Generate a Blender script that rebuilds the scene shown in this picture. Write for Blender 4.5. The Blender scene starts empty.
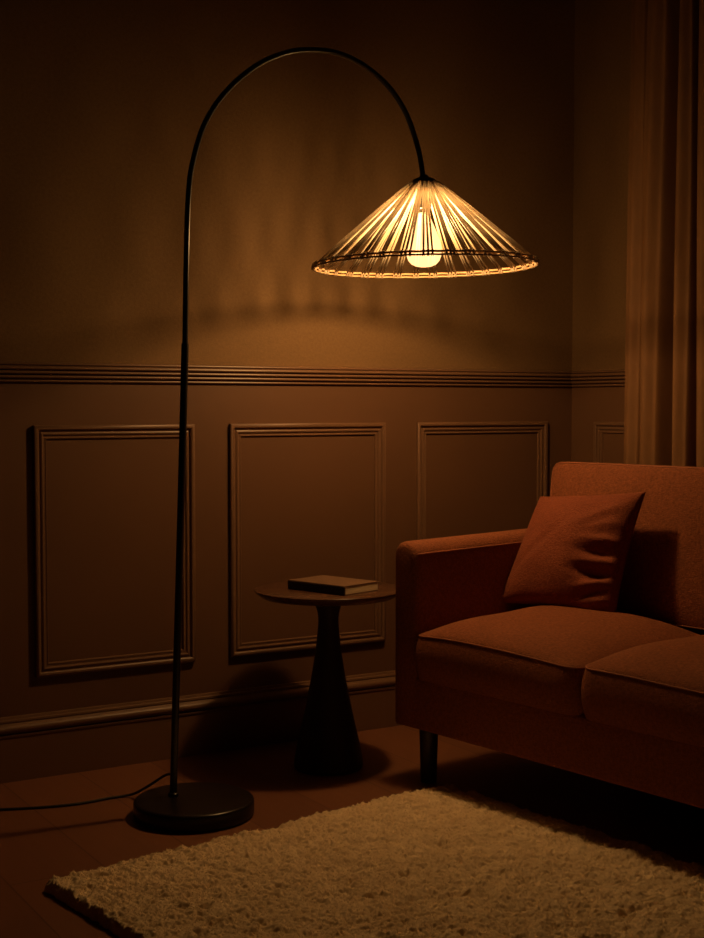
import bpy, bmesh, math, random
import numpy as np
from mathutils import Vector, Matrix

random.seed(7)
rng = np.random.default_rng(11)
S = bpy.context.scene
C = S.collection
PI = math.pi

# ------------------------------------------------------------------ materials
def new_mat(name):
    m = bpy.data.materials.new(name)
    m.use_nodes = True
    nt = m.node_tree
    b = nt.nodes['Principled BSDF']
    return m, nt, b

def node(nt, typ, **kw):
    n = nt.nodes.new(typ)
    for k, v in kw.items():
        if k in n.inputs:
            n.inputs[k].default_value = v
        else:
            setattr(n, k, v)
    return n

def surface(name, col, rough=.6, var=.12, vscale=4, bump=0, bscale=200, stretch=(1, 1, 1), sheen=0, spec=.5,
            col2=None, metal=0, bdist=.002, coat=0):
    m, nt, b = new_mat(name)
    tc = node(nt, 'ShaderNodeTexCoord')
    mp = node(nt, 'ShaderNodeMapping')
    mp.inputs['Scale'].default_value = stretch
    nt.links.new(tc.outputs['Object'], mp.inputs[0])
    n = node(nt, 'ShaderNodeTexNoise', Scale=vscale, Detail=6)
    nt.links.new(mp.outputs[0], n.inputs['Vector'])
    r = node(nt, 'ShaderNodeValToRGB')
    c2 = col2 or tuple(c * (1 - var) for c in col)
    c1 = col if col2 else tuple(min(1, c * (1 + var)) for c in col)
    r.color_ramp.elements[0].position = .32
    r.color_ramp.elements[1].position = .68
    r.color_ramp.elements[0].color = (*c2, 1)
    r.color_ramp.elements[1].color = (*c1, 1)
    nt.links.new(n.outputs['Fac'], r.inputs[0])
    nt.links.new(r.outputs[0], b.inputs['Base Color'])
    b.inputs['Roughness'].default_value = rough
    b.inputs['Specular IOR Level'].default_value = spec
    b.inputs['Metallic'].default_value = metal
    b.inputs['Coat Weight'].default_value = coat
    if sheen:
        b.inputs['Sheen Weight'].default_value = sheen
        b.inputs['Sheen Roughness'].default_value = .5
        b.inputs['Sheen Tint'].default_value = (min(1, col[0] * 1.6), col[1] * 1.6, col[2] * 1.6, 1)
    if bump:
        n2 = node(nt, 'ShaderNodeTexNoise', Scale=bscale, Detail=3)
        nt.links.new(mp.outputs[0], n2.inputs['Vector'])
        bp = node(nt, 'ShaderNodeBump', Strength=bump, Distance=bdist)
        nt.links.new(n2.outputs['Fac'], bp.inputs['Height'])
        nt.links.new(bp.outputs[0], b.inputs['Normal'])
    return m

def woven(name, col, bump=.5, dens=900, rough=.85, sheen=.2, var=.15):
    """cloth: fine thread grain from two stretched noises plus slubs"""
    m, nt, b = new_mat(name)
    tc = node(nt, 'ShaderNodeTexCoord')
    hs = []
    for sc in ((1, .25, .25), (.25, 1, .25), (.25, .25, 1)):
        mp = node(nt, 'ShaderNodeMapping')
        mp.inputs['Scale'].default_value = sc
        nt.links.new(tc.outputs['Object'], mp.inputs[0])
        w = node(nt, 'ShaderNodeTexNoise', Scale=dens, Detail=2)
        nt.links.new(mp.outputs[0], w.inputs['Vector'])
        hs.append(w)
    a1 = node(nt, 'ShaderNodeMath', operation='ADD')
    nt.links.new(hs[0].outputs['Fac'], a1.inputs[0]); nt.links.new(hs[1].outputs['Fac'], a1.inputs[1])
    a2 = node(nt, 'ShaderNodeMath', operation='ADD')
    nt.links.new(a1.outputs[0], a2.inputs[0]); nt.links.new(hs[2].outputs['Fac'], a2.inputs[1])
    bp = node(nt, 'ShaderNodeBump', Strength=bump, Distance=.002)
    nt.links.new(a2.outputs[0], bp.inputs['Height'])
    nt.links.new(bp.outputs[0], b.inputs['Normal'])
    r = node(nt, 'ShaderNodeValToRGB')
    r.color_ramp.elements[0].position = 1.2 / 3; r.color_ramp.elements[1].position = 1.8 / 3
    r.color_ramp.elements[0].color = (*[c * (1 - var) for c in col], 1)
    r.color_ramp.elements[1].color = (*[min(1, c * (1 + var)) for c in col], 1)
    dv = node(nt, 'ShaderNodeMath', operation='DIVIDE')
    nt.links.new(a2.outputs[0], dv.inputs[0]); dv.inputs[1].default_value = 3
    nt.links.new(dv.outputs[0], r.inputs[0])
    nt.links.new(r.outputs[0], b.inputs['Base Color'])
    b.inputs['Roughness'].default_value = rough
    b.inputs['Specular IOR Level'].default_value = .25
    b.inputs['Sheen Weight'].default_value = sheen
    b.inputs['Sheen Roughness'].default_value = .4
    b.inputs['Sheen Tint'].default_value = (1, .6, .4, 1)
    return m

M_wallpaper = woven('wallpaper', (.205, .118, .054), bump=.25, dens=420, rough=.8, sheen=0, var=.10)
M_wainscot = surface('wainscot_paint', (.15, .074, .040), rough=.5, var=.04, vscale=3, bump=.12, bscale=350, spec=.35)
M_trim = surface('trim_paint', (.19, .10, .058), rough=.4, var=.04, vscale=3, spec=.45)
M_ceiling = surface('ceiling_paint', (.13, .085, .05), rough=.9, var=.03)
M_black = surface('black_powder_coat', (.012, .010, .010), rough=.28, var=.2, vscale=30, spec=.55)
M_base = surface('black_satin_base', (.012, .008, .008), rough=.3, var=.2, vscale=30, spec=.4)
M_cord = surface('black_rubber', (.012, .01, .01), rough=.6)
M_cane = surface('natural_rattan', (.72, .62, .48), rough=.5, col2=(.42, .31, .19), vscale=14, bump=.3, bscale=300)
def make_translucent(m, f, col):
    """thin plant fibre: part of the light passes through"""
    nt = m.node_tree
    b = nt.nodes['Principled BSDF']; out = nt.nodes['Material Output']
    t = node(nt, 'ShaderNodeBsdfTranslucent'); t.inputs['Color'].default_value = (*col, 1)
    mx = node(nt, 'ShaderNodeMixShader'); mx.inputs[0].default_value = f
    nt.links.new(b.outputs[0], mx.inputs[1]); nt.links.new(t.outputs[0], mx.inputs[2])
    nt.links.new(mx.outputs[0], out.inputs['Surface'])
make_translucent(M_cane, .30, (.88, .80, .68))
M_hoop = surface('rattan_hoop', (.55, .36, .20), rough=.6, col2=(.36, .21, .1), vscale=40, bump=.3, bscale=300)
M_sofa = woven('rust_upholstery', (.26, .082, .035), bump=.8, dens=420, sheen=0, var=.22)
M_piping = surface('rust_piping', (.34, .11, .05), rough=.7, sheen=.2)
M_pillow = woven('rust_linen', (.24, .062, .029), bump=.8, dens=500, sheen=.05, var=.18)
M_curtain = surface('amber_velvet', (.21, .098, .038), rough=.8, var=.08, vscale=40, bump=.25, bscale=500,
                    stretch=(1, 1, .3), sheen=0)
M_leg = surface('dark_stained_leg', (.03, .018, .012), rough=.4, vscale=10, stretch=(6, 6, 1))
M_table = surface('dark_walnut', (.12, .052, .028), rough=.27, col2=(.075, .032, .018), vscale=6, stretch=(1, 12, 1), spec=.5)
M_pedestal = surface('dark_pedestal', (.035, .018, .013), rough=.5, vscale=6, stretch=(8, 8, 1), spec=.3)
M_cover = surface('book_cloth', (.17, .09, .05), rough=.7, var=.1, bump=.3, bscale=600)
M_spine = surface('book_spine', (.035, .018, .012), rough=.6, var=.1, bump=.3, bscale=600)
M_pages = surface('book_pages', (.85, .68, .47), rough=.9, var=.2, vscale=60, stretch=(.2, .2, 8))
M_rug = surface('cream_wool', (.92, .74, .50), rough=.95, col2=(.78, .60, .38), vscale=22, spec=.1)

def floor_material():
    m, nt, b = new_mat('reddish_wood_floor')
    tc = node(nt, 'ShaderNodeTexCoord')
    mp = node(nt, 'ShaderNodeMapping')
    mp.inputs['Rotation'].default_value = (0, 0, PI / 2)
    mp.inputs['Location'].default_value = (.13, .07, 0)
    nt.links.new(tc.outputs['Object'], mp.inputs[0])
    br = node(nt, 'ShaderNodeTexBrick')
    br.offset = .37
    br.inputs['Scale'].default_value = 1
    br.inputs['Brick Width'].default_value = 1.5
    br.inputs['Row Height'].default_value = .22
    br.inputs['Mortar Size'].default_value = .0018
    br.inputs['Color1'].default_value = (.20, .075, .035, 1)
    br.inputs['Color2'].default_value = (.25, .098, .046, 1)
    br.inputs['Mortar'].default_value = (.15, .056, .026, 1)
    nt.links.new(mp.outputs[0], br.inputs['Vector'])
    mp2 = node(nt, 'ShaderNodeMapping')
    mp2.inputs['Scale'].default_value = (30, 2, 1)
    nt.links.new(tc.outputs['Object'], mp2.inputs[0])
    n = node(nt, 'ShaderNodeTexNoise', Scale=1.5, Detail=8)
    nt.links.new(mp2.outputs[0], n.inputs['Vector'])
    mx = node(nt, 'ShaderNodeMix', data_type='RGBA', blend_type='MULTIPLY')
    mx.inputs[0].default_value = .45
    nt.links.new(br.outputs['Color'], mx.inputs[6])
    nt.links.new(n.outputs['Color'], mx.inputs[7])
    hs = node(nt, 'ShaderNodeValToRGB')
    hs.color_ramp.elements[0].color = (.55, .55, .55, 1)
    hs.color_ramp.elements[1].color = (1, 1, 1, 1)
    nt.links.new(n.outputs['Fac'], hs.inputs[0])
    nt.links.new(hs.outputs[0], mx.inputs[7])
    nt.links.new(mx.outputs[2], b.inputs['Base Color'])
    b.inputs['Roughness'].default_value = .5
    b.inputs['Specular IOR Level'].default_value = .35
    bp = node(nt, 'ShaderNodeBump', Strength=.3, Distance=.001)
    inv = node(nt, 'ShaderNodeMath', operation='SUBTRACT')
    inv.inputs[0].default_value = 1
    nt.links.new(br.outputs['Fac'], inv.inputs[1])
    nt.links.new(inv.outputs[0], bp.inputs['Height'])
    nt.links.new(bp.outputs[0], b.inputs['Normal'])
    return m
M_floor = floor_material()

def bulb_material():
    m = bpy.data.materials.new('glowing_frosted_glass')
    m.use_nodes = True
    nt = m.node_tree
    nt.nodes.clear()
    out = node(nt, 'ShaderNodeOutputMaterial')
    e = node(nt, 'ShaderNodeEmission')
    e.inputs['Color'].default_value = (1, .46, .17, 1)
    e.inputs['Strength'].default_value = 1.3
    t = node(nt, 'ShaderNodeBsdfTransparent')
    ad = node(nt, 'ShaderNodeAddShader')
    nt.links.new(e.outputs[0], ad.inputs[0]); nt.links.new(t.outputs[0], ad.inputs[1])
    nt.links.new(ad.outputs[0], out.inputs['Surface'])
    return m
M_bulb = bulb_material()

# ------------------------------------------------------------------ helpers
def link(name, me, mats, parent=None, smooth=True):
    o = bpy.data.objects.new(name, me)
    C.objects.link(o)
    for m in (mats if isinstance(mats, (list, tuple)) else [mats]):
        me.materials.append(m)
    if smooth:
        me.polygons.foreach_set('use_smooth', [True] * len(me.polygons))
    if parent:
        o.parent = parent
    return o

def mesh(name, V, F, mats, parent=None, smooth=True):
    me = bpy.data.meshes.new(name)
    me.from_pydata([tuple(v) for v in V], [], F)
    me.validate()
    bm = bmesh.new(); bm.from_mesh(me)
    bmesh.ops.recalc_face_normals(bm, faces=bm.faces)
    bm.to_mesh(me); bm.free()
    me.update()
    return link(name, me, mats, parent, smooth)

def box(name, lo, hi, mat, parent=None, bevel=0, seg=3):
    bm = bmesh.new()
    bmesh.ops.create_cube(bm, size=1)
    for v in bm.verts:
        v.co = Vector([lo[i] + (v.co[i] + .5) * (hi[i] - lo[i]) for i in range(3)])
    if bevel:
        bmesh.ops.bevel(bm, geom=list(bm.edges), offset=bevel, segments=seg, profile=.5, affect='EDGES')
    me = bpy.data.meshes.new(name)
    bm.to_mesh(me); bm.free()
    o = link(name, me, mat, parent, smooth=bool(bevel))
    if bevel:
        auto_smooth(o)
    return o

def auto_smooth(o, ang=50):
    me = o.data
    bm = bmesh.new(); bm.from_mesh(me)
    for e in bm.edges:
        e.smooth = e.calc_face_angle(0) < math.radians(ang)
    bm.to_mesh(me); bm.free()

def lathe(name, prof, mat, parent=None, n=96, center=(0, 0), ang=40):
    V, F = [], []
    k = len(prof)
    for i in range(n):
        a = 2 * PI * i / n
        for r, z in prof:
            V.append((center[0] + r * math.cos(a), center[1] + r * math.sin(a), z))
    for i in range(n):
        j = (i + 1) % n
        for q in range(k - 1):
            F.append((i * k + q, j * k + q, j * k + q + 1, i * k + q + 1))
    if prof[0][0] > 1e-6:
        F.append(tuple(i * k for i in range(n)))
    if prof[-1][0] > 1e-6:
        F.append(tuple(i * k + k - 1 for i in range(n)))
    me = bpy.data.meshes.new(name)
    me.from_pydata(V, [], F)
    bm = bmesh.new(); bm.from_mesh(me)
    bmesh.ops.remove_doubles(bm, verts=bm.verts, dist=1e-6)
    bmesh.ops.recalc_face_normals(bm, faces=bm.faces)
    bm.to_mesh(me); bm.free()
    o = link(name, me, mat, parent)
    auto_smooth(o, ang)
    return o

def tube_geo(pts, r, n=12, closed=False, V=None, F=None):
    V = [] if V is None else V
    F = [] if F is None else F
    pts = [Vector(p) for p in pts]
    m = len(pts)
    rs = r if isinstance(r, (list, tuple)) else [r] * m
    base = len(V)
    up = None
    for i, p in enumerate(pts):
        if closed:
            t = pts[(i + 1) % m] - pts[i - 1]
        else:
            t = pts[min(i + 1, m - 1)] - pts[max(i - 1, 0)]
        t.normalize()
        if up is None:
            up = t.orthogonal().normalized() if abs(t.z) > .9 else Vector((0, 0, 1))
        s = t.cross(up)
        if s.length < 1e-5:
            s = t.orthogonal()
        s.normalize()
        up = s.cross(t).normalized()
        for k in range(n):
            a = 2 * PI * k / n
            V.append(p + (s * math.cos(a) + up * math.sin(a)) * rs[i])
    for i in range(m if closed else m - 1):
        j = (i + 1) % m
        for k in range(n):
            l = (k + 1) % n
            F.append((base + i * n + k, base + i * n + l, base + j * n + l, base + j * n + k))
    if not closed:
        F.append(tuple(base + k for k in range(n)))
        F.append(tuple(base + (m - 1) * n + k for k in range(n)))
    return V, F

def tube(name, pts, r, mat, parent=None, n=16, closed=False):
    V, F = tube_geo(pts, r, n, closed)
    o = mesh(name, V, F, mat, parent)
    auto_smooth(o, 60)
    return o

def smooth_path(pts, per=8):
    P = [Vector(p) for p in pts]
    P = [P[0] * 2 - P[1]] + P + [P[-1] * 2 - P[-2]]
    out = []
    for i in range(1, len(P) - 2):
        a, b, c, d = P[i - 1:i + 3]
        for k in range(per):
            t = k / per
            out.append(.5 * ((2 * b) + (c - a) * t + (2 * a - 5 * b + 4 * c - d) * t * t + (3 * b - a - 3 * c + d) * t ** 3))
    out.append(P[-2])
    return out

def thing(name, label, cat, loc=(0, 0, 0), rz=0, group=None):
    o = bpy.data.objects.new(name, None)
    C.objects.link(o)
    o.location = loc
    o.rotation_euler = (0, 0, rz)
    o.empty_display_size = .1
    return tag(o, label, cat, group)

def tag(o, label, cat, group=None):
    o['label'] = label
    o['category'] = cat
    if group:
        o['group'] = group
    return o

def struct(o):
    o['kind'] = 'structure'
    return o

# ------------------------------------------------------------------ room shell
X0, Y0, ZC = -6.0, -7.0, 2.70
RAIL_B, RAIL_T = 1.113, 1.178

def wall_slab(name, lo, hi, split_axis=None):
    """wall with papered top and painted lower part (two materials on one mesh)"""
    V, F = [], []
    (x0, y0), (x1, y1) = lo, hi
    zs = [0, 1.14, ZC]
    for z in zs:
        V += [(x0, y0, z), (x1, y0, z), (x1, y1, z), (x0, y1, z)]
    for k in range(2):
        b = 4 * k
        for i in range(4):
            j = (i + 1) % 4
            F.append((b + i, b + j, b + 4 + j, b + 4 + i))
    F += [(0, 1, 2, 3), (8, 9, 10, 11)]
    o = mesh(name, V, F, [M_wainscot, M_wallpaper], smooth=False)
    for p in o.data.polygons:
        p.material_index = 1 if p.center.z > 1.14 else 0
    return struct(o)

T = .12
wall_slab('wall_back', (X0 - T, 0), (0, T))
wall_slab('wall_right', (0, Y0 - T), (T, T))
wall_slab('wall_left', (X0 - T, Y0 - T), (X0, 0))
wall_slab('wall_front', (X0, Y0 - T), (0, Y0))
struct(box('floor', (X0 - T, Y0 - T, -.06), (T, T, 0), M_floor))
struct(box('ceiling', (X0 - T, Y0 - T, ZC), (T, T, ZC + .06), M_ceiling))

def run_profile(name, prof, p0, p1, nrm, mat, z=0):
    """extrude (out, z) profile along p0->p1; nrm = into-room direction"""
    V, F = [], []
    k = len(prof)
    for p in (p0, p1):
        for d, h in prof:
            V.append((p[0] + nrm[0] * d, p[1] + nrm[1] * d, z + h))
    for i in range(k):
        j = (i + 1) % k
        F.append((i, j, k + j, k + i))
    F.append(tuple(range(k))); F.append(tuple(range(k, 2 * k)))
    o = mesh(name, V, F, mat)
    auto_smooth(o, 28)
    return struct(o)

def arc(cx, cz, r, a0, a1, n=6):
    return [(cx + r * math.cos(math.radians(a0 + (a1 - a0) * i / n)), cz + r * math.sin(math.radians(a0 + (a1 - a0) * i / n)))
            for i in range(n + 1)]

rail = [(0, RAIL_B)]
rail += arc(.005, RAIL_B + .005, .005, -90, 90)[0:]
rail += [(.006, RAIL_B + .0125)] + arc(.0125, RAIL_B + .0185, .0055, -90, 90)
rail += [(.009, RAIL_B + .0265)] + arc(.019, RAIL_B + .0325, .0055, -90, 90)
rail += [(.013, RAIL_B + .040)] + arc(.024, RAIL_B + .0465, .006, -90, 90) + [(.014, RAIL_B + .0535), (.010, RAIL_B + .0545)] + arc(.010, RAIL_B + .0595, .0045, -90, 90) + [(.006, RAIL_T), (0, RAIL_T + .001)]
rail = [(d, RAIL_B + (z - RAIL_B) * .86) for d, z in rail]
bbp = [(0, 0), (.018, 0), (.018, .124), (.0205, .126), (.0215, .131)] + \
      [(.020, .134)] + arc(.014, .1475, .0125, -85, 70, 8) + [(.0125, .164), (.0145, .167), (.0135, .172), (.008, .174), (.006, .180), (0, .181)]

run_profile('trim_1', rail, (X0, 0), (0, 0), (0, -1), M_trim)
run_profile('trim_2', rail, (0, 0), (0, Y0), (-1, 0), M_trim)
run_profile('baseboard_back', bbp, (X0, 0), (0, 0), (0, -1), M_trim)
run_profile('baseboard_right', bbp, (0, -.0), (0, Y0), (-1, 0), M_trim)
run_profile('baseboard_left', bbp, (X0, 0), (X0, Y0), (1, 0), M_trim)
run_profile('baseboard_front', bbp, (X0, Y0), (0, Y0), (0, 1), M_trim)
run_profile('trim_3', rail, (X0, 0), (X0, Y0), (1, 0), M_trim)
run_profile('trim_4', rail, (X0, Y0), (0, Y0), (0, 1), M_trim)

# picture-frame mouldings: (inset from the outer edge, height off the wall)
mp_ = [(0, 0), (0, .016)] + [(.003, .020), (.007, .0215), (.011, .020), (.0135, .0165)] + [(.0145, .009), (.019, .009)] + \
      [(.020, .0125), (.0235, .0145), (.027, .0125), (.028, .007), (.033, .007), (.0345, .009), (.037, .009), (.039, 0)]

def frame_mould(idx, a0, a1, z0, z1, axis='back'):
    V, F = [], []
    k = len(mp_)
    cs = [(a0, z0, 1, 1), (a1, z0, -1, 1), (a1, z1, -1, -1), (a0, z1, 1, -1)]
    for a, z, sa, sz in cs:
        for d, h in mp_:
            if axis == 'back':
                V.append((a + sa * d, -h * .68, z + sz * d))
            else:
                V.append((-h * .68, a + sa * d, z + sz * d))
    for i in range(4):
        j = (i + 1) % 4
        for q in range(k - 1):
            F.append((i * k + q, j * k + q, j * k + q + 1, i * k + q + 1))
    o = mesh('trim_%d' % idx, V, F, M_trim)
    auto_smooth(o, 28)
    return struct(o)

frame_mould(5, -1.947, -1.458, .283, .993)
frame_mould(6, -1.340, -.785, .283, .993)
frame_mould(7, -.661, -.116, .283, .993)
frame_mould(8, -2.60, -2.07, .283, .993)
frame_mould(9, -.80, -.128, .283, .993, 'right')

# ------------------------------------------------------------------ floor lamp
LX, LY = -1.024, -.5815                       # shade axis
PX, PY = -1.751, -.512                      # foot of the pole
BX, BY = -1.713, -.557                      # centre of the base disc
lamp = thing('floor_lamp', 'tall black arc floor lamp with lit rattan cone shade on round base', 'floor lamp', (BX, BY, 0))
def L(x, y, z):
    return (x - BX, y - BY, z)

lathe('base', [(0, 0), (.146, 0), (.151, .003), (.154, .008), (.154, .036), (.1525, .040), (.149, .043), (.144, .044), (0, .044)],
      M_base, lamp, n=128)
lathe('pole_collar', [(.0, .044), (.0135, .044), (.0135, .052), (.011, .054), (0, .054)], M_black, lamp, n=32, center=(PX - BX, PY - BY))
tube('pole', [L(-1.751, -.512, .046), L(-1.731, -.514, .627), L(-1.7122, -.516, 1.206)], .0096, M_black, lamp, n=24)
arc_pts = [(-1.7125, -.516, 1.19), (-1.7083, -.5165, 1.393), (-1.7013, -.517, 1.577), (-1.6875, -.518, 1.672), (-1.6546, -.5216, 1.770), (-1.5969, -.5271, 1.854),
           (-1.5148, -.5349, 1.927), (-1.4316, -.5427, 1.969), (-1.3588, -.5496, 1.9845), (-1.2851, -.5566, 1.984), (-1.210, -.5638, 1.961),
           (-1.136, -.571, 1.913), (-1.082, -.576, 1.847), (-1.0477, -.579, 1.768), (-1.0323, -.5806, 1.708), (-1.027, -.5813, 1.666)]
tube('arm', [L(*p) for p in smooth_path(arc_pts, 8)], .0074, M_black, lamp, n=20)

ZR, ZT, RR, RT = 1.440, 1.656, .3065, .042
shade_o = Vector((LX - BX, LY - BY, 0))
cen = shade_o
tilt = Matrix.Rotation(math.radians(-1.0), 3, Vector((.515, .857, 0)))
piv = Vector((LX - BX, LY - BY, ZT))
def SH(a, r, z):
    p = Vector((shade_o.x + r * math.cos(a), shade_o.y + r * math.sin(a), z))
    return piv + tilt @ (p - piv)

def ring_pts(r, z, n=120, wob=0):
    return [SH(2 * PI * i / n, r + wob * math.sin(i * 2.3), z + wob * math.cos(i * 1.7)) for i in range(n)]

shade = tube('lamp_shade', ring_pts(RT, ZT - .004, 48), .004, M_hoop, lamp, n=10, closed=True)
h1 = tube('rim_hoop', ring_pts(RR, ZR, 140, .0006), .0032, M_hoop, shade, n=8, closed=True)
h2 = tube('rim_hoop', ring_pts(RR + .003, ZR - .0085, 140, .0006), .0026, M_hoop, shade, n=8, closed=True)

n_anchor = 35
canes = []
for i in range(n_anchor):
    a = 2 * PI * (i + random.uniform(-.10, .10)) / n_anchor
    k = 2 if i % 5 == 1 else 3
    for q in range(k):
        canes.append(a + (q - (k - 1) / 2) * .034 + random.uniform(-.007, .007))
nc = len(canes)
# evenly packed round the top ring, bunched in twos and threes at the rim
canes = [(a, 2 * PI * (n + .0) / nc + random.uniform(-.034, .034)) for n, a in enumerate(canes)]
for i, (ar, at) in enumerate(canes):
    rr = random.uniform(.0031, .0039)
    top = SH(at, RT + .001, ZT + random.uniform(-.001, .003))
    ext = random.uniform(.002, .010)
    dr = (RR - RT); dz = ZT - ZR
    bot = SH(ar, RR + .004 + ext * .6, ZR - .006 - ext * .5)
    mid1 = top.lerp(bot, .35) + Vector((0, 0, random.uniform(-.001, .003)))
    mid2 = top.lerp(bot, .7) + Vector((0, 0, random.uniform(-.001, .003)))
    V, F = tube_geo([top, mid1, mid2, bot], [rr, rr, rr * .92, rr * .75], 6)
    # binding turned round the hoops
    for w in range(2):
        cpt = SH(ar + (w - .5) * .012, RR + .0015, ZR - .004)
        rad = Vector((math.cos(ar), math.sin(ar), 0))
        ringp = [cpt + rad * (.0048 * math.cos(b)) + Vector((0, 0, .0088 * math.sin(b))) for b in [2 * PI * s / 10 for s in range(10)]]
        tube_geo(ringp, .0010, 5, True, V, F)
    mesh('cane', V, F, M_cane, shade)

D = -.020
lathe('shade_cap', [(0, 1.702 + D), (.011, 1.702 + D), (.013, 1.697 + D), (.020, 1.694 + D), (.030, 1.690 + D), (.034, 1.684 + D), (.034, 1.680 + D), (.030, 1.678 + D), (0, 1.678 + D)],
      M_black, lamp, n=48, center=(LX - BX, LY - BY))
lathe('bulb_holder', [(0, 1.660), (.010, 1.660), (.012, 1.652), (.019, 1.646), (.0205, 1.635), (.0205, 1.596), (.019, 1.590), (.016, 1.588), (.016, 1.578), (0, 1.578)],
      M_black, lamp, n=40, center=(LX - BX, LY - BY))
bp = [(.0145, 1.579), (.0165, 1.570), (.0215, 1.557), (.028, 1.543), (.035, 1.527), (.0415, 1.510), (.0465, 1.493), (.0490, 1.477),
      (.0480, 1.462), (.0430, 1.448), (.034, 1.438), (.022, 1.4325), (.010, 1.4305), (0, 1.430)]
lathe('bulb', bp, M_bulb, lamp, n=48, center=(LX - BX, LY - BY), ang=80)
cord = [(-1.750, -.504, .100), (-1.757, -.470, .088), (-1.770, -.410, .052), (-1.785, -.350, .018), (-1.802, -.322, .0055), (-1.855, -.316, .004),
        (-1.91, -.322, .004), (-1.97, -.318, .004), (-2.05, -.297, .004), (-2.18, -.25, .004), (-2.40, -.19, .004), (-2.68, -.15, .004), (-2.95, -.10, .004)]
tube('power_cord', [L(*p) for p in smooth_path(cord, 8)], .0035, M_cord, lamp, n=10)

ld = bpy.data.lights.new('bulb_light', 'POINT')
ld.energy = 17
ld.color = (1, .56, .20)
ld.shadow_soft_size = .036
lo = bpy.data.objects.new('bulb_light', ld)
C.objects.link(lo)
lo.location = (0, 0, 0)
lo.parent = lamp
lo.location = (LX - BX, LY - BY, 1.538)

# ------------------------------------------------------------------ side table + book
table = thing('side_table', 'small round dark wood pedestal side table between lamp and sofa', 'side table', (-1.187, -.335, 0))
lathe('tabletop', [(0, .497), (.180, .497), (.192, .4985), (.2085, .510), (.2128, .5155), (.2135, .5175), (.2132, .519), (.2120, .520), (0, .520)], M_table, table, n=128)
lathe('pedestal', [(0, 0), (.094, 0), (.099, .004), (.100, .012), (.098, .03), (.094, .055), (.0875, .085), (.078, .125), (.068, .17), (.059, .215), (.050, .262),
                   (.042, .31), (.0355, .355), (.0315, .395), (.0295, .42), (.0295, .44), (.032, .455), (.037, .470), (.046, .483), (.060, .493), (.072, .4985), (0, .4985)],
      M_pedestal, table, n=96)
# book: corners A (-1.288,-.279) B (-1.221,-.486) C (-1.085,-.464)
bk = thing('book', 'closed hardback book lying flat on the round side table', 'book', (-1.222, -.484, .5202), math.atan2(.207, -.067))
# local x runs along the spine A<-B, local y from the spine (0) to the fore edge (negative)
bl, bw, bt = .216, .150, .026
def boards():
    V, F = [], []
    def bx(lo, hi):
        b = len(V)
        for z in (lo[2], hi[2]):
            V.extend([(lo[0], lo[1], z), (hi[0], lo[1], z), (hi[0], hi[1], z), (lo[0], hi[1], z)])
        F.extend([(b, b + 3, b + 2, b + 1), (b + 4, b + 5, b + 6, b + 7)] + [(b + i, b + (i + 1) % 4, b + 4 + (i + 1) % 4, b + 4 + i) for i in range(4)])
    bx((0, -bw, 0), (bl, -.002, .0028))
    bx((0, -bw, bt - .0028), (bl, -.002, bt))
    return V, F
V, F = boards()
mesh('cover', V, F, M_cover, bk, smooth=False)
sp = [(-.004, .001), (.0, .0), (.0015, .004), (.0022, bt / 2), (.0015, bt - .004), (0, bt), (-.004, bt - .001)]
V = [(x, -.001 + d, z) for x in (0, bl) for d, z in sp]
k = len(sp)
F = [(i, (i + 1) % k, k + (i + 1) % k, k + i) for i in range(k)] + [tuple(range(k)), tuple(range(k, 2 * k))]
mesh('spine', V, F, M_spine, bk, smooth=False)['label'] = 'darker cloth spine'
box('pages', (.0008, -bw + .004, .0028), (bl - .003, -.005, bt - .0028), M_pages, bk)['label'] = 'pale page block'

# ------------------------------------------------------------------ sofa
SO = (-1.096, -.538, 0)
SR = math.atan2(.139, .990)
sofa = thing('sofa', 'rust orange two-seat fabric sofa on dark legs beside the curtain', 'sofa', SO, SR)
AW = .096
SEAT = .596
LEN = 2 * AW + 2 * SEAT           # along -Y
DEP = .76
ARM_D = .75

def soft_box(name, lo, hi, mat, parent, r=.03, div=10, puff=0.006, seg=5, noise=0):
    bm = bmesh.new()
    bmesh.ops.create_cube(bm, size=1)
    for v in bm.verts:
        v.co = Vector([lo[i] + (v.co[i] + .5) * (hi[i] - lo[i]) for i in range(3)])
    bmesh.ops.bevel(bm, geom=list(bm.edges), offset=r, segments=seg, profile=.5, affect='EDGES')
    big = [e for e in bm.edges if e.calc_length() > .06]
    bmesh.ops.subdivide_edges(bm, edges=big, cuts=div, use_grid_fill=True)
    c = [(lo[i] + hi[i]) / 2 for i in range(3)]
    h = [(hi[i] - lo[i]) / 2 for i in range(3)]
    for v in bm.verts:
        q = [(v.co[i] - c[i]) / h[i] for i in range(3)]
        for i in range(3):
            j, l = (i + 1) % 3, (i + 2) % 3
            w = max(0, 1 - abs(q[j]) ** 2.5) * max(0, 1 - abs(q[l]) ** 2.5)
            if abs(q[i]) > .5:
                v.co[i] += math.copysign(puff * w, q[i])
    me = bpy.data.meshes.new(name)
    bm.to_mesh(me); bm.free()
    o = link(name, me, mat, parent)
    auto_smooth(o, 60)
    return o

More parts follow.
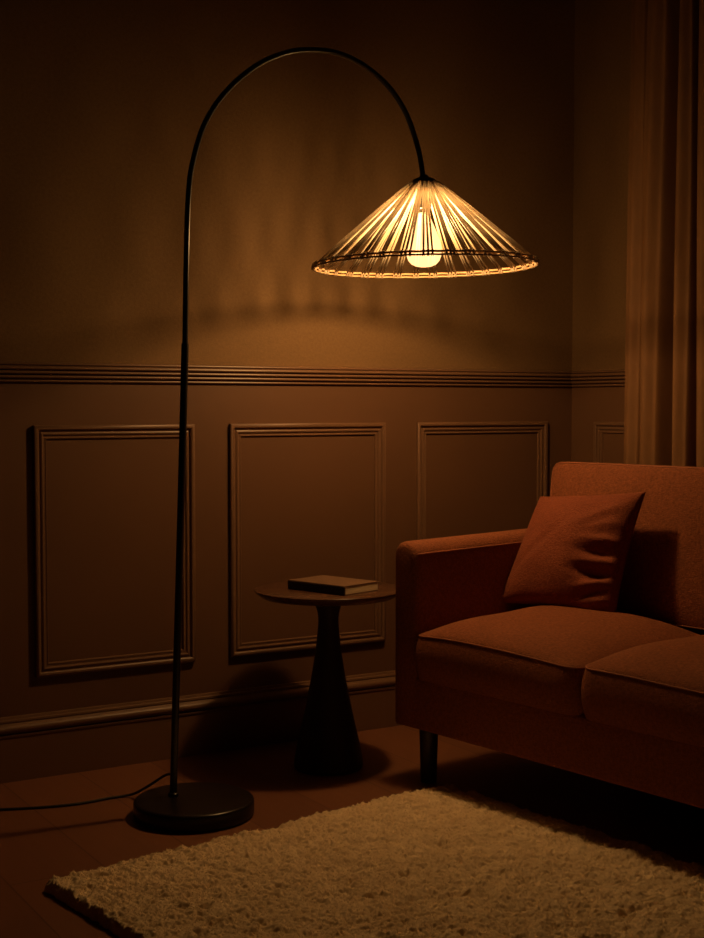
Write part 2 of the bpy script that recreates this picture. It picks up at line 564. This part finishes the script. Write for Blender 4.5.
ZB = .157
ARM_T = .672
def arm_obj(y0, y1):
    """arm profile swept front to back, top edges rounded, the top rising slightly to the rear"""
    n = 28
    DEP = ARM_D
    prof = []
    w = y1 - y0
    r1, r2 = .036, .040
    prof += [(y0 + .006, 0)]
    prof += [(y0, .006)]
    H_ = ARM_T - ZB
    prof += [(y0 + .0, H_ * t) for t in (.2, .4, .6, .8)]
    prof += [(y0 + r2 - r2 * math.cos(t), H_ - r2 + r2 * math.sin(t)) for t in [PI / 2 * i / 6 for i in range(7)]]
    prof += [(y1 - r1 + r1 * math.sin(t), H_ - r1 + r1 * math.cos(t)) for t in [PI / 2 * i / 8 for i in range(9)]]
    prof += [(y1, H_ * t) for t in (.8, .6, .4, .2)] + [(y1, .006), (y1 - .006, 0)]
    xs = [0] + [.004, .012, .024, .045] + [.08 + (DEP - .17) * i / n for i in range(n)] + [DEP - .06, DEP - .02, DEP]
    V, F = [], []
    k = len(prof)
    cy = (y0 + y1) / 2
    for x in xs:
        # rounded front: shrink the section towards the front edge
        s = 0
        if x < .024:
            s = 1 - math.sqrt(max(0, 1 - ((.024 - x) / .024) ** 2))
        ins = .016 * s
        for (y, z) in prof:
            yy = y + (ins if y < cy else -ins) * min(1, abs(y - cy) / (w / 2) * 1.0)
            zz = z - ins * (z / H_) + ins * .4 * (1 - z / H_)
            zz += (.012 * (x / DEP)) * (z / H_)
            V.append((x, yy, ZB + zz))
    for i in range(len(xs) - 1):
        for q in range(k):
            F.append((i * k + q, i * k + (q + 1) % k, (i + 1) * k + (q + 1) % k, (i + 1) * k + q))
    F += [tuple(range(k)), tuple((len(xs) - 1) * k + q for q in range(k))]
    o = mesh('arm', V, F, M_sofa, sofa)
    auto_smooth(o, 45)
    # seam cord along the inner top edge, over the front
    inner = (y0 + .004) if y0 < -.05 and y1 > -.2 else (y1 - .004)
    return o

a1 = arm_obj(-AW, 0)
a2 = arm_obj(-LEN, -LEN + AW)
for arm_, yy, sgn in ((a1, -AW, 1), (a2, -LEN + AW, -1)):
    pts = []
    y = yy + sgn * .001
    for x, z in ((.004, ARM_T - .043), (.012, ARM_T - .034), (.03, ARM_T - .030), (.2, ARM_T - .027), (.5, ARM_T - .022)):
        pts.append((x, y + (sgn * .010 if x < .02 else 0), z))
    tube('piping', smooth_path(pts, 5), .0022, M_piping, arm_, n=8)

soft_box('base_frame', (.004, -LEN + .01, ZB), (DEP - .01, -.01, .305), M_sofa, sofa, r=.012, div=6, puff=.002)
soft_box('back_frame', (DEP - .09, -LEN + .002, ZB + .02), (DEP, -.002, .80), M_sofa, sofa, r=.03, div=8, puff=.004)

def cushion(name, cx, cy, hx, hy, z0, zs, dome, parent, flip=None, rot=None, rc=.045, bulge=.012, under=.006):
    """loose cushion: side band between two piped seams, domed top (local z up)"""
    N = 120
    per = []
    # rounded rectangle evenly walked
    segs = []
    for (sx, sy, a0) in ((1, 1, 0), (-1, 1, 90), (-1, -1, 180), (1, -1, 270)):
        for i in range(9):
            a = math.radians(a0 + 90 * i / 8)
            segs.append((sx * (hx - rc) + rc * math.cos(a), sy * (hy - rc) + rc * math.sin(a)))
    P = [Vector((*s, 0)) for s in segs]
    tot = [0]
    for i in range(len(P)):
        tot.append(tot[-1] + (P[(i + 1) % len(P)] - P[i]).length)
    for q in range(N):
        t = tot[-1] * q / N
        for i in range(len(P)):
            if tot[i + 1] >= t:
                f = (t - tot[i]) / max(1e-9, tot[i + 1] - tot[i])
                p = P[i].lerp(P[(i + 1) % len(P)], f)
                per.append((p.x, p.y)); break
    rows = []
    hgt = zs - z0
    ph = [random.uniform(0, 6) for _ in range(4)]
    def seamz(x, y):
        return zs + .004 * math.sin(x * 9 + ph[0]) + .0035 * math.sin(y * 8 + ph[1]) - .006 * (abs(x / hx) * abs(y / hy)) ** 3
    def ztop(x, y):
        u, v = min(1, abs(x / hx)), min(1, abs(y / hy))
        d = (1 - u ** 3.2) * (1 - v ** 3.2)
        return seamz(x, y) + dome * (d ** .72) + .002 * math.sin(x * 21 + ph[2]) * math.sin(y * 17 + ph[3]) * d
    for s in (.72, .9, 1.0):
        rows.append([(x * s, y * s, z0 + (1 - s) * -under) for x, y in per])
    for t in (.15, .35, .55, .75, .92):
        b = bulge * math.sin(PI * t)
        row = []
        for x, y in per:
            l = math.hypot(x, y)
            nx, ny = (x / hx) ** 7, (y / hy) ** 7
            m_ = math.hypot(nx, ny) or 1
            row.append((x + nx / m_ * b, y + ny / m_ * b, z0 + t * (seamz(x, y) - z0)))
        rows.append(row)
    rows.append([(x, y, seamz(x, y)) for x, y in per])
    for s in (.985, .965, .94, .91, .87, .82, .76, .69, .6, .5, .4, .3, .2, .1):
        rows.append([(x * s, y * s, ztop(x * s, y * s)) for x, y in per])
    V, F = [], []
    for r_ in rows:
        V += r_
    for i in range(len(rows) - 1):
        for q in range(N):
            F.append((i * N + q, i * N + (q + 1) % N, (i + 1) * N + (q + 1) % N, (i + 1) * N + q))
    V.append((0, 0, ztop(0, 0)))
    ci = len(V) - 1
    b = (len(rows) - 1) * N
    F += [(b + q, b + (q + 1) % N, ci) for q in range(N)]
    F.append(tuple(range(N)))
    o = mesh(name, V, F, M_sofa, parent)
    auto_smooth(o, 60)
    pp = tube('piping', [(x * 1.001, y * 1.001, seamz(x, y) + .0002) for x, y in per], .0021, M_piping, o, n=8, closed=True)
    return o

for k in range(2):
    cy = -AW - SEAT * (k + .5)
    o = cushion('seat_cushion', 0, 0, .285, SEAT / 2 - .003, .302, .426, .060, sofa)
    o.location = (.270, cy, 0)
    o = cushion('back_cushion', 0, 0, .215, SEAT / 2 + .022, -.10, .02, .022, sofa, rc=.03, bulge=.006)
    # stand it up: local z faces the front (-X), leaning back
    th = math.radians(5)
    zx = Vector((-math.cos(th), 0, math.sin(th)))       # normal
    xx = Vector((-math.sin(th), 0, -math.cos(th)))
    yy = zx.cross(xx)
    m = Matrix((xx, yy, zx)).transposed().to_4x4()
    m.translation = Vector((.590, cy + (.025 if k == 0 else -.025), .662))
    o.matrix_local = m
for lx, ly in ((.062, -.082), (.062, -LEN + .082), (DEP - .07, -.082), (DEP - .07, -LEN + .082)):
    prof = [(0, 0), (.0215, 0), (.0225, .003), (.0265, ZB - .002), (0, ZB - .002)]
    lathe('leg', prof, M_leg, sofa, n=32, center=(lx, ly))

# ------------------------------------------------------------------ throw pillow
def pillow():
    BL, BR = Vector((.338, -.080, .480)), Vector((.420, -.440, .464))
    TR, TL = Vector((.490, -.485, .812)), Vector((.515, -.075, .776))
    ctr = (BL + BR + TR + TL) / 4
    nrm = (BR - BL).cross(TL - BL).normalized()
    if nrm.x > 0:
        nrm = -nrm
    n = 90
    V, F = [], []
    TH = .066
    def pos(s, t, side):
        a, b = (s + 1) / 2, (t + 1) / 2
        # pinched outline: sides draw inwards between the corners
        s2 = s * (1 - .055 * (1 - t * t) * abs(s) ** 2)
        t2 = t * (1 - .055 * (1 - s * s) * abs(t) ** 2)
        a, b = (s2 + 1) / 2, (t2 + 1) / 2
        p = BL.lerp(BR, a).lerp(TL.lerp(TR, a), b)
        w = (max(0, 1 - s * s) * max(0, 1 - t * t)) ** .42
        h = TH * w
        env = max(0, 1 - abs(s) ** 6) * max(0, 1 - abs(t) ** 6)
        f = 0
        if side > 0:
            # creases pulled in from the right hand edge
            for (t0, sl, s0, ln, am, wd) in ((.10, .05, .72, .42, .013, .060), (-.10, -.03, .66, .42, -.013, .060), (-.24, .04, .70, .42, .016, .065),
                                             (-.42, -.02, .62, .36, -.019, .075), (-.58, .25, .70, .34, .017, .070), (-.74, .55, .60, .35, -.014, .065), (-.82, .35, .82, .22, .012, .05),
                                             (.36, .16, .70, .35, .006, .08), (.55, .5, .5, .45, .005, .09), (-.15, 1.1, -.55, .5, -.004, .12)):
                c = t0 + sl * (s - s0)
                f += am * math.exp(-((t - c) / wd) ** 2) * math.exp(-((s - s0) / ln) ** 2 * 1.6)
            f += .0022 * math.sin(7 * s + 4 * t) * math.sin(5 * t - 3 * s + 1)
            # the right quarter falls away from the lamp
            f -= .020 * math.exp(-((s - .62) / .28) ** 2) * math.exp(-((t + .35) / .45) ** 2)
        return p + nrm * (side * h * (1.15 if side > 0 else .55) + f * env) + Vector((0, 0, 0))
    idx = {}
    for side in (1, -1):
        for i in range(n + 1):
            for j in range(n + 1):
                s, t = -1 + 2 * i / n, -1 + 2 * j / n
                s, t = math.sin(s * PI / 2) * .6 + s * .4, math.sin(t * PI / 2) * .6 + t * .4
                edge = i in (0, n) or j in (0, n)
                key = (i, j, 0 if edge else side)
                if key not in idx:
                    idx[key] = len(V)
                    V.append(pos(s, t, side))
    for side in (1, -1):
        for i in range(n):
            for j in range(n):
                q = [idx[(a, b, 0 if (a in (0, n) or b in (0, n)) else side)] for a, b in ((i, j), (i + 1, j), (i + 1, j + 1), (i, j + 1))]
                F.append(tuple(q if side > 0 else q[::-1]))
    edge = []
    for i in range(n):
        edge.append(V[idx[(i, 0, 0)]])
    for j in range(n):
        edge.append(V[idx[(n, j, 0)]])
    for i in range(n, 0, -1):
        edge.append(V[idx[(i, n, 0)]])
    for j in range(n, 0, -1):
        edge.append(V[idx[(0, j, 0)]])
    root = thing('throw_pillow', 'square rust linen pillow leaning in the far corner of sofa', 'pillow', SO, SR)
    c = Vector((ctr.x, ctr.y, .47))
    R = Matrix.Rotation(SR, 3, 'Z')
    root.location = Vector(SO) + R @ c
    mesh('pillow_cover', [v - c for v in V], F, M_pillow, root)
    pts = [e - c for e in edge[::3]]
    tube('seam', pts, .0022, M_pillow, root, n=6, closed=True)
pillow()

# ------------------------------------------------------------------ curtain
cur = thing('curtain', 'floor-length amber brown pleated curtain hanging behind the sofa', 'curtain', (-.11, -.9, 0))
ctrl = [(-.395, -.07), (-.423, -.146), (-.448, -.158), (-.472, -.146), (-.483, -.126), (-.494, -.156), (-.522, -.168), (-.556, -.146), (-.585, -.055), (-.622, -.055),
        (-.640, -.148), (-.668, -.166), (-.702, -.146), (-.722, -.06), (-.737, -.07), (-.753, -.150), (-.786, -.166), (-.82, -.145), (-.85, -.06), (-.88, -.06),
        (-.90, -.145), (-.93, -.16), (-.97, -.14), (-1.0, -.06), (-1.03, -.06), (-1.05, -.145), (-1.09, -.16), (-1.14, -.13)]
def curve_xy(u):
    i = min(int(u), len(ctrl) - 2)
    f = u - i
    g = (1 - math.cos(f * PI)) / 2
    y = ctrl[i][0] + (ctrl[i + 1][0] - ctrl[i][0]) * f
    x = ctrl[i][1] + (ctrl[i + 1][1] - ctrl[i][1]) * g
    return x, y
nu, nz = 10 * (len(ctrl) - 1), 70
V, F = [], []
for j in range(nz + 1):
    z = .012 + (2.655 - .012) * j / nz
    for i in range(nu + 1):
        u = i / nu * (len(ctrl) - 1)
        x, y = curve_xy(u)
        h = z / 2.65
        amp = 1.0 - .08 * h
        x = -.10 + (x + .10) * amp + .004 * math.sin(z * 2.6 + u * 1.3)
        y += -.040 * h * math.exp(-((y + .52) / .13) ** 2) + .02 * h * math.exp(-((y + .78) / .08) ** 2) + .002 * math.sin(z * 3.1 + u * .5)
        V.append((x + .11, y + .9, z))
for j in range(nz):
    for i in range(nu):
        a = j * (nu + 1) + i
        F.append((a, a + 1, a + nu + 2, a + nu + 1))
panel = mesh('curtain_panel', V, F, M_curtain, cur)
sm = panel.modifiers.new('thickness', 'SOLIDIFY'); sm.thickness = .0025
box('curtain_track', (-.025, -.25, 2.655), (.035, .56, 2.6995), M_trim, cur)

# ------------------------------------------------------------------ rug
def rug():
    # corner A = far left, local x runs towards the sofa back, local y towards the camera side (negative)
    A = (-2.218, -.884)
    LXr, LYr = 1.19, 1.95
    root_ang = math.atan2(.139, .990)
    # ground weave slab
    r = thing('rug', 'thick cream shag rug on the floor in front of sofa', 'rug', (A[0], A[1], 0), root_ang)
    box('backing', (.006, -LYr + .006, .0004), (LXr - .006, -.006, .011), M_rug, r, bevel=.003)
    # pile: a field of rounded curly tufts over the whole face
    st = .0026
    nx, ny = int(LXr / st) + 1, int(LYr / st) + 1
    X, Y = np.meshgrid(np.arange(nx) * st, np.arange(ny) * st, indexing='ij')
    def field(x, y, seed, k, n=14):
        g = np.random.default_rng(seed)
        f = np.zeros_like(x)
        for _ in range(n):
            a = g.uniform(0, 2 * PI); w_ = g.uniform(.5, 1.5) * k
            f += np.sin((x * np.cos(a) + y * np.sin(a)) * w_ + g.uniform(0, 6.28))
        return f / math.sqrt(n / 2)
    def tufts(cell, seed):
        g = np.random.default_rng(seed)
        cx_, cy_ = int(LXr / cell) + 4, int(LYr / cell) + 4
        jx = g.uniform(0, 1, (cx_, cy_)); jy = g.uniform(0, 1, (cx_, cy_)); hh = g.uniform(.55, 1, (cx_, cy_))
        wx_ = X + .003 * field(X, Y, seed + 50, 300); wy_ = Y + .003 * field(X, Y, seed + 51, 300)
        I = np.floor(wx_ / cell).astype(int) + 1; J = np.floor(wy_ / cell).astype(int) + 1
        best = np.zeros_like(X)
        for di in (-1, 0, 1):
            for dj in (-1, 0, 1):
                a = np.clip(I + di, 0, cx_ - 1); b = np.clip(J + dj, 0, cy_ - 1)
                px_ = (a - 1 + jx[a, b]) * cell; py_ = (b - 1 + jy[a, b]) * cell
                d2 = ((wx_ - px_) ** 2 + (wy_ - py_) ** 2) / (cell * .95) ** 2
                best = np.maximum(best, hh[a, b] * np.sqrt(np.clip(1 - d2, 0, 1)))
        return best
    Hh = .010 + .0095 * tufts(.0190, 63) ** 1.5 + .0080 * tufts(.0105, 21) + .0070 * tufts(.0068, 33) + .0010 * field(X, Y, 1, 45) + .0016 * field(X, Y, 2, 110) - .008 * np.clip(field(X, Y, 77, 60) - 1.2, 0, 1) + rng.normal(0, .0010, X.shape)
    ex_ = np.minimum(np.minimum(X, LXr - X), np.minimum(Y, LYr - Y)) + .004 * field(X, Y, 9, 200) * 0
    Hh = np.maximum(.002, Hh * np.clip(ex_ / .010, 0, 1) ** .5)
    edge = np.clip(1 - ex_ / .03, 0, 1)
    Xo = X + edge * .0016 * field(X, Y, 14, 220); Yo = Y + edge * .0016 * field(X, Y, 15, 220)
    co = np.stack([Xo, -Yo, Hh], -1).reshape(-1, 3).astype(np.float32)
    ii, jj = np.meshgrid(np.arange(nx - 1), np.arange(ny - 1), indexing='ij')
    a0 = (ii * ny + jj).ravel()
    quads = np.stack([a0, a0 + 1, a0 + ny + 1, a0 + ny], 1).astype(np.int32)
    me = bpy.data.meshes.new('pile')
    me.vertices.add(len(co)); me.vertices.foreach_set('co', co.ravel())
    me.loops.add(quads.size); me.loops.foreach_set('vertex_index', quads.ravel())
    me.polygons.add(len(quads)); me.polygons.foreach_set('loop_start', (np.arange(len(quads)) * 4).astype(np.int32))
    me.update(calc_edges=True)
    o = link('pile', me, M_rug, r)
    o['kind'] = 'stuff'
    # loose fibre ends standing out of the tufts
    N = 170000
    bx = rng.uniform(.003, LXr - .003, N); by = rng.uniform(.003, LYr - .003, N)
    hz = Hh[(bx / st).astype(int), (by / st).astype(int)] - .002
    dx, dy = rng.normal(0, .0035, N), rng.normal(0, .0035, N)
    dz = rng.uniform(.003, .0065, N)
    an = rng.uniform(0, PI, N); wx, wy = np.cos(an) * .0007, np.sin(an) * .0007
    cf = np.empty((N, 3, 3), np.float32)
    cf[:, 0] = np.stack([bx - wx, -by - wy, hz], 1); cf[:, 1] = np.stack([bx + wx, -by + wy, hz], 1)
    cf[:, 2] = np.stack([bx + dx, -by + dy, hz + dz], 1)
    mf = bpy.data.meshes.new('loose_fibres')
    mf.vertices.add(N * 3); mf.vertices.foreach_set('co', cf.ravel())
    mf.loops.add(N * 3); mf.loops.foreach_set('vertex_index', np.arange(N * 3, dtype=np.int32))
    mf.polygons.add(N); mf.polygons.foreach_set('loop_start', (np.arange(N) * 3).astype(np.int32))
    mf.update(calc_edges=True)
    of = link('loose_fibres', mf, M_rug, r)
    of['kind'] = 'stuff'
rug()

# ------------------------------------------------------------------ world, camera, view
w = bpy.data.worlds.new('night')
S.world = w
w.use_nodes = True
w.node_tree.nodes['Background'].inputs[0].default_value = (.01, .008, .006, 1)
w.node_tree.nodes['Background'].inputs[1].default_value = .2

cd = bpy.data.cameras.new('camera')
cam = bpy.data.objects.new('camera', cd)
C.objects.link(cam)
cd.sensor_fit = 'HORIZONTAL'
cd.sensor_width = 36
cd.lens = 1350 * 36 / 704
cam.location = (-3.125, -3.693, 1.05)
cam.rotation_euler = (PI / 2 - math.atan(64 / 1350), 0, math.radians(-31))
cd.clip_start = .05
S.camera = cam
S.view_settings.view_transform = 'Standard'
S.view_settings.look = 'None'
S.view_settings.exposure = 0
S.view_settings.gamma = 1
S.view_settings.use_curve_mapping = False
